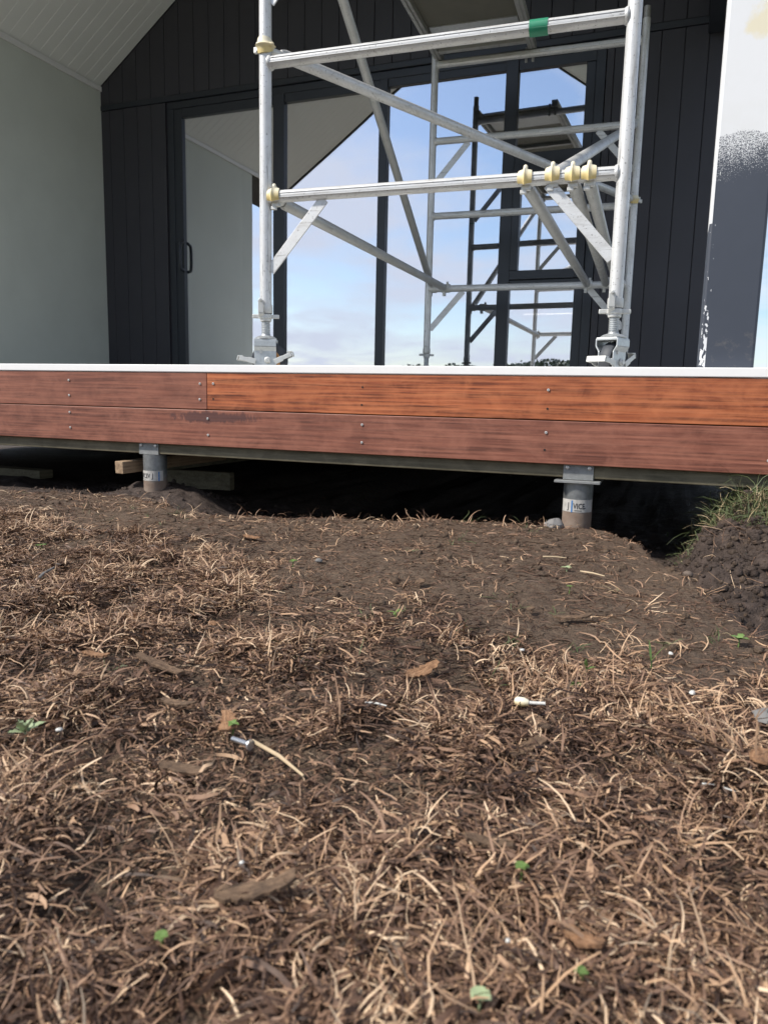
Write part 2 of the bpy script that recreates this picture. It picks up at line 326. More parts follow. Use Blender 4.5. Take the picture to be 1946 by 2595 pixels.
def ground(x, y):
    x = np.asarray(x, float); y = np.asarray(y, float)
    s, dig, mound = masks(x, y); near = ss(9, 3, np.hypot(x, y+1))
    th = thick(x, y)*near
    z = -.5+near*(.030*vnoise(x, y, 1.3, 1)+.018*vnoise(x, y, 4, 2)+.008*vnoise(x, y, 15, 5)+.004*vnoise(x, y, 45, 8))
    z = z+th*(.026*vnoise(x, y, 8, 91)+.018*vnoise(x, y, 19, 92)+.008*vnoise(x, y, 40, 10)+.004)
    z = z+.085*np.exp(-((x+1.95)/.24)**2-((y-.12)/.2)**2)
    dep = np.interp(x, [-6, -2.1, -1.75, -1.5, -.1, .1, 2], [.05, .05, .10, .15, .12, .08, .10])
    z = z-dig*(dep+.05*ss(.3, 1.2, s)+.03*vnoise(x, y, 6, 15)+.02*vnoise(x, y, 18, 16))
    cl = .050*vnoise(x, y, 9, 17)-.045*np.abs(vnoise(x, y, 19, 18))+.020*vnoise(x, y, 46, 19)+.014*vnoise(x, y, 80, 20)
    z = z+mound*(.195+.05*ss(-.4, -.05, y)+cl)
    return z
def axis_pts(lo, hi, st, far):
    c = list(np.arange(lo, hi+1e-6, st)); a = []; d = st; p = hi
    while p < far: d *= 1.35; p += d; a.append(p)
    b = []; d = st; p = lo
    while p > -far: d *= 1.35; p -= d; b.append(p)
    return np.array(b[::-1]+c+a)
gx = axis_pts(-3.1, 1.15, .0115, 600); gy = axis_pts(-2.35, .75, .0115, 600)
X, Y = np.meshgrid(gx, gy); Z = ground(X, Y)
def grid_mesh(name, X, Y, Z, mat):
    ny, nx = X.shape; me = bpy.data.meshes.new(name); n = nx*ny
    me.vertices.add(n); me.vertices.foreach_set('co', np.stack([X, Y, Z], -1).ravel())
    i = np.arange(n).reshape(ny, nx); q = np.stack([i[:-1,:-1], i[:-1,1:], i[1:,1:], i[1:,:-1]], -1).reshape(-1, 4)
    k = len(q); me.loops.add(k*4); me.loops.foreach_set('vertex_index', q.ravel()); me.polygons.add(k)
    me.polygons.foreach_set('loop_start', np.arange(k)*4); me.polygons.foreach_set('use_smooth', np.ones(k, bool)); me.materials.append(M[mat]); me.update(calc_edges=True); return me
def attr(me, name, v):
    a = me.attributes.new(name, 'FLOAT', 'POINT'); a.data.foreach_set('value', np.asarray(v, np.float32).ravel())
gme = grid_mesh('ground', X, Y, Z, 'soil'); s_, d_, mo_ = masks(X, Y)
attr(gme, 'dig', np.clip(np.maximum(d_, mo_), 0, 1)); attr(gme, 'far', ss(5, 11, np.hypot(X, Y)))
link('ground', gme, kind='structure')

# pixel of the photograph (native size) -> point on the terrain, used once to look up places
def pix(px, py):
    d = fw+r2*((px-973)/1882.75)-u2*((py-1297.5)/1882.75); lo = .2
    for k in range(900):
        p = CAM+d*lo
        if p.z < float(ground(p.x, p.y)): break
        lo += .006
    return (p.x, p.y, float(ground(p.x, p.y)))

# ------------------------------------------------------------------ grass as ribbons
def blades(px, py, L, Wd, head, elev, curl, bend, tone, name, mat, lift=0., segs=5, taper=.6, base_z=None):
    kq_ = np.where(RNG.random(len(px)) < .25, .34, .09); kk_ = RNG.normal(0, 1, (segs+1, len(px)))*kq_; ke_ = RNG.normal(0, .8, (segs+1, len(px)))*kq_
    n = len(px); g0 = ground(px, py) if base_z is None else base_z
    t = np.linspace(0, 1, segs+1); x = px.copy(); y = py.copy(); z = g0+lift
    pts = []; wv = []
    for k in range(segs+1):
        e = elev+bend*t[k]+ke_[k]; h = head+curl*t[k]+kk_[k]
        if k:
            ds = L/segs; x = x+np.cos(e)*np.cos(h)*ds; y = y+np.cos(e)*np.sin(h)*ds; z = z+np.sin(e)*ds
            z = np.maximum(z, ground(x, y)+.0012)
        pts.append(np.stack([x, y, z], -1))
        tw = TW*(.4+.8*t[k]) if TW is not None else 0
        wr = Wd*(1-taper*t[k]**2.2)*(.55+.45*min(1, t[k]*4+.2))
        wv.append(np.stack([-np.sin(h)*np.cos(tw)*wr/2, np.cos(h)*np.cos(tw)*wr/2, np.sin(tw)*wr/2], -1))
    Pn = np.stack(pts, 1); Wn = np.stack(wv, 1)
    v = np.concatenate([(Pn-Wn)[:, :, None], (Pn+Wn)[:, :, None]], 2).reshape(-1, 3)
    b = (np.arange(n)*(segs+1)*2)[:, None, None]; k = (np.arange(segs)*2)[None, :, None]
    q = (b+k+np.array([0, 1, 3, 2])[None, None, :]).reshape(-1, 4)
    me = bpy.data.meshes.new(name); me.vertices.add(len(v)); me.vertices.foreach_set('co', v.ravel())
    c = len(q); me.loops.add(c*4); me.loops.foreach_set('vertex_index', q.ravel().astype(np.int32)); me.polygons.add(c)
    me.polygons.foreach_set('loop_start', np.arange(c)*4); me.polygons.foreach_set('use_smooth', np.ones(c, bool))
    me.materials.append(M[mat]); me.update(calc_edges=True); attr(me, 'tone', np.repeat(tone, (segs+1)*2)); return me
def scatter(n, fn, x0, x1, y0, y1):
    xs = []; ys = []
    tot = 0
    while tot < n:
        x = RNG.uniform(x0, x1, n); y = RNG.uniform(y0, y1, n); k = RNG.random(n) < fn(x, y); xs.append(x[k]); ys.append(y[k]); tot += k.sum()
    return np.concatenate(xs)[:n], np.concatenate(ys)[:n]
def view_w(x, y):                                                     # keep the carpet to the ground around the lens' field, with a margin
    d = y+2.45; c = -.38*d; return (np.abs(x-c) < .72*d+.28).astype(float)
def E_thatch(n, fn, name, label, tone_mu, tone_sd, Lm, up=.25, wm=.0027):
    global TW
    x, y = scatter(n, fn, -3.0, 1.1, -2.32, .1)
    flow = 6.3*vnoise(x, y, 2.6, 31)+4*vnoise(x, y, 9, 32)
    head = flow+RNG.normal(0, 1.1, n)+np.where(RNG.random(n) < .5, math.pi, 0)
    L = np.clip(RNG.lognormal(math.log(Lm), .45, n), .010, .10); Wd = np.clip(RNG.lognormal(math.log(wm), .38, n), .0009, .0075)
    el = np.abs(RNG.normal(0, up, n))+.05; bend = -el*RNG.uniform(.6, 2.2, n); curl = RNG.normal(0, .6, n)
    TW = RNG.normal(0, .8, n)
    tone = np.clip(RNG.normal(tone_mu, tone_sd, n)+.30*vnoise(x, y, 3.3, 33)+.34*vnoise(x, y, 11, 34), 0, 1)
    lift = RNG.uniform(-.001, .013, n)*thick(x, y)-.0008
    return blades(x, y, L, Wd, head, el, curl, bend, tone, name, 'thatch', lift)
def clump(x, y): return ss(-.14, .10, vnoise(x, y, 8, 91)+.6*vnoise(x, y, 19, 92))
dens = lambda x, y: view_w(x, y)*thick(x, y)*(.16+.84*clump(x, y))*(1-masks(x, y)[1])
TW = None
link('dead_grass_litter', E_thatch(115000, dens, 'dead_grass_litter', '', .30, .27, .018, .38, .0020), kind='stuff', label='matted brown dead grass covering the near ground', cat='dead grass')
link('dead_leaf_flakes', E_thatch(9000, dens, 'dead_leaf_flakes', '', .32, .17, .019, .24, .0036), kind='stuff', label='broad brown flakes of dead leaf in the matted grass', cat='dead leaves')
sparse = lambda x, y: view_w(x, y)*(.12+.88*ss(.1, .62, vnoise(x, y, 5, 41)+.5))*(1-.9*masks(x, y)[1])
link('scattered_straw', E_thatch(19000, sparse, 'scattered_straw', '', .25, .20, .016, .07, .0016), kind='stuff', label='thin loose straw bits scattered over bare soil', cat='straw')
# tufts: radiating clumps of paler, curling straw
def E_tufts(nt_, per, fn, name, tone_mu, Lm, elev, box=(-3.0, 1.0, -2.3, 0), mat='thatch', wid=.0019, spread=.014, tsd=.16):
    global TW
    cx, cy = scatter(nt_, fn, *box); k = RNG.poisson(per, nt_)+3; i = np.repeat(np.arange(nt_), k); n = len(i)
    x = cx[i]+RNG.normal(0, spread, n); y = cy[i]+RNG.normal(0, spread, n)
    lean = RNG.uniform(0, 6.28, nt_); head = lean[i]+RNG.normal(0, 1.2, n)
    sc = RNG.uniform(.6, 1.35, nt_)[i]; L = np.clip(RNG.normal(Lm, Lm*.4, n)*sc, .012, .3); Wd = np.clip(RNG.normal(wid, wid*.35, n), .0008, .005)
    el = np.clip(RNG.normal(elev, .4, n), .05, 1.5); bend = -RNG.uniform(.3, 2.3, n)*np.minimum(el, 1.0); curl = RNG.normal(0, 1.1, n); TW = RNG.normal(0, .7, n)
    tone = np.clip(RNG.normal(tone_mu, tsd, nt_)[i]+RNG.normal(0, .14, n), 0, 1)
    return blades(x, y, L, Wd, head, el, curl, bend, tone, name, mat)
link('dead_grass_tufts', E_tufts(3400, 11, dens, 'dead_grass_tufts', .50, .021, .6, wid=.0016, spread=.009, tsd=.24), kind='stuff', label='curled tan tufts standing in the dead grass', cat='dead grass')
def big_tufts():
    global TW
    nt_ = 760; cx, cy = scatter(nt_, lambda x, y: view_w(x, y)*thick(x, y)*(clump(x, y) > .6), -2.4, .9, -2.28, -.5)
    k = RNG.poisson(26, nt_)+8; i = np.repeat(np.arange(nt_), k); n = len(i); sp = RNG.uniform(.007, .024, nt_)[i]
    x = cx[i]+RNG.normal(0, 1, n)*sp; y = cy[i]+RNG.normal(0, 1, n)*sp
    lean = RNG.uniform(0, 6.28, nt_); head = lean[i]+RNG.normal(0, 1.3, n); sc = RNG.uniform(.55, 1.3, nt_)[i]
    L = np.clip(RNG.normal(.032, .013, n)*sc, .010, .07); Wd = np.clip(RNG.normal(.0018, .0006, n), .0008, .0036)
    el = np.clip(RNG.normal(.85, .35, n), .1, 1.5); bend = -RNG.uniform(.2, 2.6, n)*np.minimum(el, 1.0); curl = RNG.normal(0, .7, n); TW = RNG.normal(0, .8, n)
    tone = np.clip(RNG.normal(.70, .15, nt_)[i]+RNG.normal(0, .15, n), 0, 1)
    return blades(x, y, L, Wd, head, el, curl, bend, tone, 'bleached_grass_clumps', 'thatch', .003)
link('bleached_grass_clumps', big_tufts(), kind='stuff', label='bleached straw clumps standing up from the matted grass', cat='dead grass')
edge = lambda x, y: view_w(x, y)*np.exp(-((y-np.interp(x, RX, RY)+.05)/.10)**2)*(.15+.85*(vnoise(x, y, 6, 51) > -.05))*(x < .25)
link('rim_stubble', E_tufts(95, 3, edge, 'rim_stubble', .76, .042, .85, (-3, .3, -.9, 0)), kind='stuff', label='pale broken stalks along the dug edge by the deck', cat='stubble')
link('bare_soil_stubble', E_tufts(420, 3, lambda x, y: view_w(x, y)*(1-thick(x, y))*(1-masks(x, y)[1]), 'bare_soil_stubble', .55, .030, .45, (-3, .3, -1.6, -.1)), kind='stuff', label='short straw stubs on the trodden soil strip', cat='stubble')
gg = lambda x, y: ss(.04, .16, x)*ss(-.36, -.14, y+.12*vnoise(x, y, 7, 61))*ss(.35, .1, y)
link('green_grass', E_tufts(900, 11, gg, 'green_grass', .50, .062, .95, (.02, 1.1, -.42, .3), 'green', .0022, .02, .22), kind='stuff', label='green grass on the soil bank under the deck edge', cat='grass')
link('sprouting_grass', E_tufts(46, 3, lambda x, y: view_w(x, y)*(1-.8*masks(x, y)[1])*(vnoise(x, y, 3, 71) > .05), 'sprouting_grass', .5, .03, .9, (-2.6, .4, -1.9, -.15), 'green', .0016, .006), kind='stuff', label='sparse fresh green blades among the dead grass', cat='grass')
link('mound_roots', E_tufts(90, 4, lambda x, y: masks(x, y)[2], 'mound_roots', .55, .05, .2, (.0, .8, -.95, -.1), 'thatch', .0012, .02), kind='stuff', label='thin pale roots hanging from the dug soil mound', cat='roots')

# crumbs of soil
def crumbs(n, fn, box, r0, r1, name, label):
    x, y = scatter(n, fn, *box); t = (1+5**.5)/2
    iv = np.array([(-1,t,0),(1,t,0),(-1,-t,0),(1,-t,0),(0,-1,t),(0,1,t),(0,-1,-t),(0,1,-t),(t,0,-1),(t,0,1),(-t,0,-1),(-t,0,1)])/1.9
    fc = np.array([(0,11,5),(0,5,1),(0,1,7),(0,7,10),(0,10,11),(1,5,9),(5,11,4),(11,10,2),(10,7,6),(7,1,8),(3,9,4),(3,4,2),(3,2,6),(3,6,8),(3,8,9),(4,9,5),(2,4,11),(6,2,10),(8,6,7),(9,8,1)])
    r = r0*(r1/r0)**(RNG.random(n)**3.0); v = iv[None]*(1+RNG.normal(0, .22, (n, 12, 1)))*r[:, None, None]*RNG.uniform(.7, 1.25, (n, 1, 3))
    v[:, :, 0] += x[:, None]; v[:, :, 1] += y[:, None]; v[:, :, 2] += (ground(x, y)+r*.25)[:, None]
    f = (fc[None]+(np.arange(n)*12)[:, None, None]).reshape(-1, 3); me = bpy.data.meshes.new(name); v = v.reshape(-1, 3)
    me.vertices.add(len(v)); me.vertices.foreach_set('co', v.ravel()); me.loops.add(len(f)*3); me.loops.foreach_set('vertex_index', f.ravel().astype(np.int32))
    me.polygons.add(len(f)); me.polygons.foreach_set('loop_start', np.arange(len(f))*3); me.materials.append(M['soil']); me.update(calc_edges=True)
    attr(me, 'dig', np.repeat(np.clip(masks(x, y)[1]-RNG.random(n)**3*.7, 0, 1), 12)); attr(me, 'far', np.zeros(len(v)))
    link(name, me, kind='stuff', label=label, cat='soil')
crumbs(26000, lambda x, y: np.maximum(masks(x, y)[2], .25*masks(x, y)[1]*(x > -.05))*(y < .1), (-.1, 1., -1.1, .1), .0010, .012, 'mound_clods', 'dark wet clods on the dug soil mound')
crumbs(5000, lambda x, y: view_w(x, y)*np.maximum(.25*(1-thick(x, y)), masks(x, y)[1]), (-2.8, .6, -1.7, .7), .0015, .011, 'soil_crumbs', 'small soil crumbs on the bare ground')

# ------------------------------------------------------------------ house
W = 3.377; XL = -5.081; XR = .02; ZE = 2.626; SL = .708; XA = (XL+XR)/2; HY = 9.0; RYF = -.1
zr = lambda x: ZE+SL*(min(x-XL, XR-x))
house = thing('house', 'charcoal clad house with gabled porch and white lined ceiling', 'house', (XL, W, -.5)); HO = (XL, W, -.5)
def hb(mb, name, mat, parent=None, bevel=0, **k): return mb.build(name, mat, parent or house, HO, bevel=bevel, **k)
# vertical cladding boards on the gable wall, cut to the roof slope
BW = .152; gap = .0045; x = -.270-BW*32
while x < .24:
    a, b = max(x+gap/2, XL+.002), min(x+BW-gap/2, .235)
    if b-a > .03:
        top = lambda q: max(2.47, zr(q)-.004) if q < XR else 2.47
        mid = [XA] if a < XA < b else []
        if a < XR-.05:
            hb(MB().prism([(a, 2.470), (min(b, XR-.002), 2.470), (min(b, XR-.002), top(min(b, XR-.002)))]+[(q, top(q)) for q in mid]+[(a, top(a))], lambda p, t: (p[0], t, p[1]), W-.022, W+.002), 'wall_board', 'clad', bevel=.003)
        for (l, r) in ((XL, -4.36), (-.625, .24)):
            if a >= l-.1 and b <= r+.1:
                aa, bb = max(a, l), min(b, r)
                if bb-aa > .02: hb(MB().box(aa, bb, W-.022, W+.002, -.06, 2.418), 'wall_board', 'clad', bevel=.003)
    x += BW
hb(MB().box(XL, -4.36, W+.003, W+.12, -.5, 2.47), 'wall_panel', 'clad'); hb(MB().box(-.625, .238, W+.003, W+.12, -.5, 2.47), 'wall_panel', 'clad')
hb(MB().prism([(XL, 2.40), (.238, 2.40), (.238, 2.47), (XR, ZE-.005), (XA, zr(XA)-.005), (XL, ZE-.005)], lambda p, t: (p[0], t, p[1]), W+.004, W+.118), 'gable_panel', 'clad')
hb(MB().box(XL+.003, .236, W-.030, W+.003, 2.421, 2.467), 'head_flashing', 'frame', bevel=.004)
# side walls, back wall and floor inside
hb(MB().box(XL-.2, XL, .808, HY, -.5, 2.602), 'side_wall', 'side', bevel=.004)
hb(MB().box(.05, .238, W+.121, HY, -.5, 2.6), 'side_wall', 'clad')
hb(MB().box(XL, .05, HY-.1, HY, -.5, 2.6), 'rear_wall', 'room'); hb(MB().box(XL, .05, W+.121, HY-.1, -.3, -.03), 'floor', 'room')
hb(MB().box(XL, .05, 5.75, 5.85, -.03, 2.6), 'partition_wall', 'room'); hb(MB().box(XL, .05, W+.122, HY-.1, 2.56, 2.598), 'room_ceiling', 'room')
hb(MB().box(XL+.001, XL+.022, RYF+.02, W-.024, 2.585, 2.628), 'eave_trim', 'trim', bevel=.003)
# porch ceiling boards, each running from the eave up to the ridge
nb = 34; bw = (W-.024-RYF)/nb
for sgn, xe in ((1, XL), (-1, XR)):
    me = MB().prism([(0, 0), (bw-.007, 0), (bw-.007+.0035, .004), (bw-.007+.0035, .016), (-.0035, .016), (-.0035, .004)], lambda p, t: (sgn*t, p[0], t*SL+p[1]), 0 if sgn > 0 else .0, XA-XL-.003).mesh('ceiling_board', 'soffit')
    for k in range(nb): link('ceiling_board', me, house, (xe-XL, RYF+k*bw+.0035-W, ZE+.5+.001))
hb(MB().box(XA-.03, XA+.03, RYF, W-.024, zr(XA)-.03, zr(XA)-.002), 'ridge_trim', 'trim', bevel=.003)
ov = .35
for sgn, xe in ((1, XL), (-1, XR)):
    hb(MB().prism([(xe-sgn*ov, ZE-SL*ov+.03), (XA, zr(XA)+.03), (XA, zr(XA)+.20), (xe-sgn*ov, ZE-SL*ov+.20)], lambda p, t: (p[0], t, p[1]), RYF, HY+.3), 'roof', 'roof')
    hb(MB().prism([(xe-sgn*ov, ZE-SL*ov-.02), (XA, zr(XA)-.02), (XA, zr(XA)+.24), (xe-sgn*ov, ZE-SL*ov+.24)], lambda p, t: (p[0], t, p[1]), RYF-.03, RYF-.002), 'barge_board', 'frame')
hb(MB().box(.021, .236, RYF+.01, W-.024, 2.353, 2.622), 'porch_beam', 'frame', bevel=.004)
# glazing: charcoal frame with fixed panes, sliding leaf on the left and an opening sash on the right
joi = hb(MB().box(-4.358, -.630, W-.012, W+.10, 2.36, 2.418), 'glazed_joinery', 'frame', bevel=.003)
def jb(a, b, c, d, name='frame_bar', y0=W-.012, y1=W+.08): hb(MB().box(a, b, y0, y1, c, d), name, 'frame', joi, bevel=.003)
jb(-4.357, -4.298, -.04, 2.359); jb(-.697, -.631, -.04, 2.359, y0=W-.016)
jb(-4.297, -4.214, -.04, 2.359, 'door_stile', W-.004, W+.05); jb(-4.213, -3.297, 2.285, 2.359, 'door_rail', W-.004, W+.05); jb(-4.213, -3.297, -.04, .05, 'door_rail', W-.004, W+.05)
jb(-3.296, -3.194, -.04, 2.359, 'door_stile', W-.020, W+.06)
jb(-3.193, -2.346, 2.29, 2.359); jb(-3.193, -2.346, -.04, .04); jb(-2.345, -2.276, -.04, 2.359, 'mullion', W-.022)
jb(-2.275, -1.342, 2.30, 2.359); jb(-2.275, -1.342, -.04, .04); jb(-1.341, -1.249, -.04, 2.359, 'mullion', W-.024)
jb(-1.248, -.698, 2.29, 2.359); jb(-1.248, -.698, 1.625, 1.712, 'transom', W-.020); jb(-1.248, -.698, .752, .800, 'transom', W-.020); jb(-1.248, -.698, -.04, .04)
jb(-1.247, -.765, .802, .868, 'sash_rail', W-.040, W+.03); jb(-1.247, -.765, 1.56, 1.623, 'sash_rail', W-.040, W+.03)
jb(-1.247, -1.192, .869, 1.559, 'sash_stile', W-.040, W+.03); jb(-.764, -.700, .802, 1.623, 'sash_stile', W-.040, W+.03)
jb(-.764, -.698, 1.713, 2.289, 'frame_bar', W-.006); jb(-.764, -.698, .041, .751, 'frame_bar', W-.006)
def pane(a, b, c, d, y): hb(MB().box(a, b, y, y+.006, c, d), 'pane', 'glass', joi)
pane(-4.214, -3.296, .05, 2.285, W+.020); pane(-3.194, -2.345, .04, 2.29, W+.012); pane(-2.276, -1.341, .04, 2.30, W+.012)
pane(-1.249, -.764, 1.712, 2.29, W+.012); pane(-1.192, -.764, .868, 1.56, W-.002); pane(-1.249, -.764, .04, .752, W+.012)
hm = MB().sweep([(-4.216, W-.012, .985), (-4.216, W-.055, 1.0), (-4.216, W-.064, 1.05), (-4.216, W-.064, 1.17), (-4.216, W-.055, 1.22), (-4.216, W-.012, 1.235)], .014, 12)
hb(hm, 'door_handle', 'frame', joi, smooth=True)
# kitchen bench and strip lamp behind the glass
kb = thing('kitchen_bench', 'white kitchen bench seen dimly through the middle glass pane', 'bench', (-1.9, 5.3, -.03)); KO = (-1.9, 5.3, -.03)
MB().box(-2.36, -.6, 5.0, 5.6, -.03, .46).build('cabinet', 'bench', kb, KO, bevel=.004); MB().box(-2.40, -.56, 4.97, 5.63, .462, .50).build('bench_top', 'trim', kb, KO, bevel=.004)
MB().box(-1.54, -1.02, 5.48, 5.52, .788, .793).build('strip_lamp', 'led', None, (-1.28, 5.5, .786)).location = (-1.28, 5.5, .786)
sl = bpy.data.objects['strip_lamp']; sl['label'] = 'thin warm strip lamp glowing behind the right glass pane'; sl['category'] = 'lamp'

# post carrying the porch beam
po = MB().box(.056, .211, .05, .205, -.042, 2.352).build('porch_post', 'post', None, (.1335, .1275, -.042), bevel=.008, label='porch post, white primer above and half rolled dark grey paint below', cat='post'); po.location = (.1335, .1275, -.042)

# ------------------------------------------------------------------ deck
deck = thing('deck', 'timber deck with hardwood fascia boards and white top edge', 'deck', (-5.4, 0, -.5)); DO = (-5.4, 0, -.5)
D0, D1 = -5.4, 2.2
MB().box(D0, D1, -.004, .045, -.0285, 0).build('edge_trim', 'trim', deck, DO, bevel=.003)
def board(x0, x1, z0, z1, mat, lab, y=0.):
    b = MB().box(x0, x1, y, y+.023, z0, z1).build('fascia_board', mat, deck, DO, bevel=.002); b['label'] = lab; return b
B = [board(D0, -1.682, -.1695, -.030, 'board_red', 'dull reddish brown upper board left of the joint'), board(-1.680, D1, -.1695, -.030, 'board_org', 'bright oiled orange upper board right of the joint'),
     board(D0, D1, -.3115, -.1725, 'board_low', 'rough reddish lower board with dark water stain')]
hs = MB().lathe([(.0046, -.0005), (.0048, -.0022), (.0040, -.0034), (.0022, -.0036), (.0018, -.0012)], 14, axis='Y').mesh('screw', 'dirtysteel', smooth=True)
hh = MB().lathe([(.0036, -.0006), (.0036, -.0012)], 12, axis='Y').mesh('screw_hole', 'hole')
for bi, sx, sz, hole in [(0,-2.357,-.066,0),(0,-2.358,-.128,0),(0,-1.711,-.072,0),(0,-1.713,-.132,0),(1,-1.651,-.071,0),(1,-1.652,-.129,1),(1,-1.032,-.075,1),(1,-1.034,-.137,1),(1,-.383,-.074,0),(1,-.383,-.134,1),(1,.27,-.074,0),(1,.27,-.136,0),(0,-3.0,-.07,0),(0,-3.0,-.13,0),
      (2,-2.359,-.198,0),(2,-2.359,-.262,0),(2,-1.678,-.205,0),(2,-1.677,-.268,0),(2,-1.031,-.207,0),(2,-1.031,-.270,0),(2,-.383,-.211,0),(2,-.385,-.267,1),(2,-3.0,-.2,0),(2,-3.0,-.26,0),(2,.27,-.21,0),(2,.27,-.27,0)]:
    link('screw_hole' if hole else 'screw', hh if hole else hs, B[bi], (sx-DO[0], 0, sz-DO[2]))
MB().box(D0, D1, .0255, .0700, -.3555, -.045).build('front_bearer', 'bearer', deck, DO, bevel=.003)
for k in range(9): MB().box(-4.97+k*.65, -4.925+k*.65, .0705, 3.33, -.23, -.066).build('joist', 'bearer', deck, DO)
dm = MB().box(0, 1.196, 0, .828, -.022, 0).mesh('deck_bounce_sheet', 'sheet')  # unseen deck top, added as pale sheets to bounce light upward
for k in range(24): link('deck_bounce_sheet', dm, deck, (.01+(k % 6)*1.2, .047+(k//6)*.826*1.0, .5-.0425) if False else (.01+(k % 6)*1.2, .047+(k//6)*.8305, .5-.0425), bevel=.002)
MB().box(D0, D1, 1.7, 1.745, -.42, -.232).build('bearer', 'bearer', deck, DO)

# piles with printed labels
def text_on_tube(txt, r, zc, h, a0, parent, mat='ink', name='printed_word'):
    cu = bpy.data.curves.new('txt', 'FONT'); cu.body = txt; cu.size = h*1.35; cu.align_x = 'CENTER'; cu.align_y = 'CENTER'; cu.resolution_u = 2; cu.offset = .0004
    t = bpy.data.objects.new('txt', cu); COL.objects.link(t); dg = bpy.context.evaluated_depsgraph_get(); me = bpy.data.meshes.new_from_object(t.evaluated_get(dg)); bpy.data.objects.remove(t)
    me.name = name; import bmesh; bm = bmesh.new(); bm.from_mesh(me); bmesh.ops.subdivide_edges(bm, edges=[e for e in bm.edges if e.calc_length() > .004], cuts=2); 
    for v in bm.verts:
        a = a0+v.co.x*.72/r; v.co = Vector((r*math.sin(a), -r*math.cos(a), zc+v.co.y))
    bm.to_mesh(me); bm.free(); me.materials.clear(); me.materials.append(M[mat]); return link(name, me, parent)
def patch(r, z0, z1, a0, a1, n=24):
    vs = []; 
    for i in range(n+1):
        a = a0+(a1-a0)*i/n; vs += [(r*math.sin(a), -r*math.cos(a), z0), (r*math.sin(a), -r*math.cos(a), z1)]
    return MB().add(vs, [(2*i, 2*i+2, 2*i+3, 2*i+1) for i in range(n)])
def pile(x, y, label, cap, words):
    gz = float(ground(x, y))-.06; zt = -.371 if cap else -.360; zb = -.57
    p = thing('foundation_pile', label, 'pile', (x, y, zb), group='steel piles under the deck front')
    r = .0475; T = MB().lathe([(r, gz-zb-.05), (r, zt-zb)], 32).build('tube', 'pile', p, smooth=True)
    if cap: MB().box(-.072, .072, -.062, .062, zt-zb+.0005, zt-zb+.0085).build('cap_plate', 'galv_d', p, bevel=.001)
    c = zt-zb+(.0095 if cap else .001); fy = .0250-y
    bk = MB().box(-.048, .048, fy-.0045, fy-.0006, c, -.300-zb); bk.box(-.048, .048, fy-.0006, .045, c, c+.004)
    bk = bk.build('bracket', 'galv_d', p, bevel=.001)
    for s in (-1, 1): MB().lathe([(.006, 0), (.006, -.004), (.003, -.005)], 10, (s*.035, fy-.0047, -.322-zb), 'Y').build('bolt', 'dirtysteel', bk)
    lb = patch(r+.0006, .104, .145, -1.25, 1.35).build('printed_label', 'label', p)
    for w in words:
        if w[0] == '|': patch(r+.0011, .103, .142, w[1]-.05, w[1]+.06, 4).build('blue_stripe', 'blue', lb)
        elif w[0] == '_': patch(r+.0011, w[3], w[3]+.0022, w[1], w[2], 10).build('underline', 'ink', lb)
        else: text_on_tube(w[0], r+.0011, w[2], w[3], w[1], lb)
    return p
pile(-.276, .055, 'grey steel pile with square cap plate and white printed band, right of centre', True, [('J', -.52, .123, .022), ('|', -.27), ('VICE', .22, .123, .019), ('-', .62, .120, .018), ('_', -.08, .42, .108)])
pile(-1.978, .060, 'grey steel pile with peeling printed band beside the pale timber offcut', False, [('VICE', -.42, .123, .020), ('_', -.8, -.25, .109), ('V', .10, .124, .018), ('J', .42, .124, .02), ('|', .95)])

# timber left lying under the deck
def timber(name, label, p, rz, L, w, h, mat, tilt=0):
    o = MB().box(-w/2, w/2, 0, L, 0, h).build(name, mat, None, bevel=.002, label=label, cat='timber'); o.location = p; o.rotation_euler = (tilt, 0, rz); return o
timber('timber_offcut', 'pale sawn timber offcut poking out beside the left pile', (-2.112, .0, -.443), R(-9), .62, .046, .050, 'offcut', R(2))
timber('timber_length', 'weathered timber length lying under the deck at far left', (-4.1, .62, -.575), R(-92), 1.0, .09, .045, 'bearer')
timber('timber_block', 'dark timber block lying behind the left pile', (-2.35, .52, -.56), R(-84), .42, .045, .085, 'bearer')
timber('timber_prop', 'sloping timber prop in the dark under the deck', (-2.75, .95, -.56), R(-58), .75, .045, .07, 'bearer', R(8))

# ------------------------------------------------------------------ scaffold tower (local: x across, y away from camera, z up)
SX, SY, TH, SW, LEN, H1 = -1.5948, .2991, .0495, 1.3732, 2.5293, .6759
DZ = -.0425
tow = thing('scaffold_tower', 'aluminium mobile scaffold tower on braked castors standing on the deck', 'scaffold', (SX, SY, DZ), TH)
def tb(mb, name, mat, parent=None, **k): return mb.build(name, mat, parent or tow, (0, 0, DZ), **k)
TR = .0242
H = [H1+.5*k for k in range(4)]
corner = {'FL': (0, 0), 'FR': (SW, 0), 'RL': (0, LEN), 'RR': (SW, LEN)}
for k, (x, y) in corner.items():
    tb(MB().sweep([(x, y, .238), (x, y, 2.30)], TR, 28), 'leg', 'alu', smooth=True)
    tb(MB().sweep([(x, y, 2.301), (x, y, 2.37)], TR-.004, 20), 'spigot', 'alu_d', smooth=True)
def weld(x, y, z, d):                                                  # bead where a rung meets a leg
    prof = [(TR+.0045, 0), (TR+.005, .004), (TR+.001, .011)]; return MB().lathe([(r, d*q) for r, q in prof], 20, (x+d*(TR-.004), y, z), 'X')
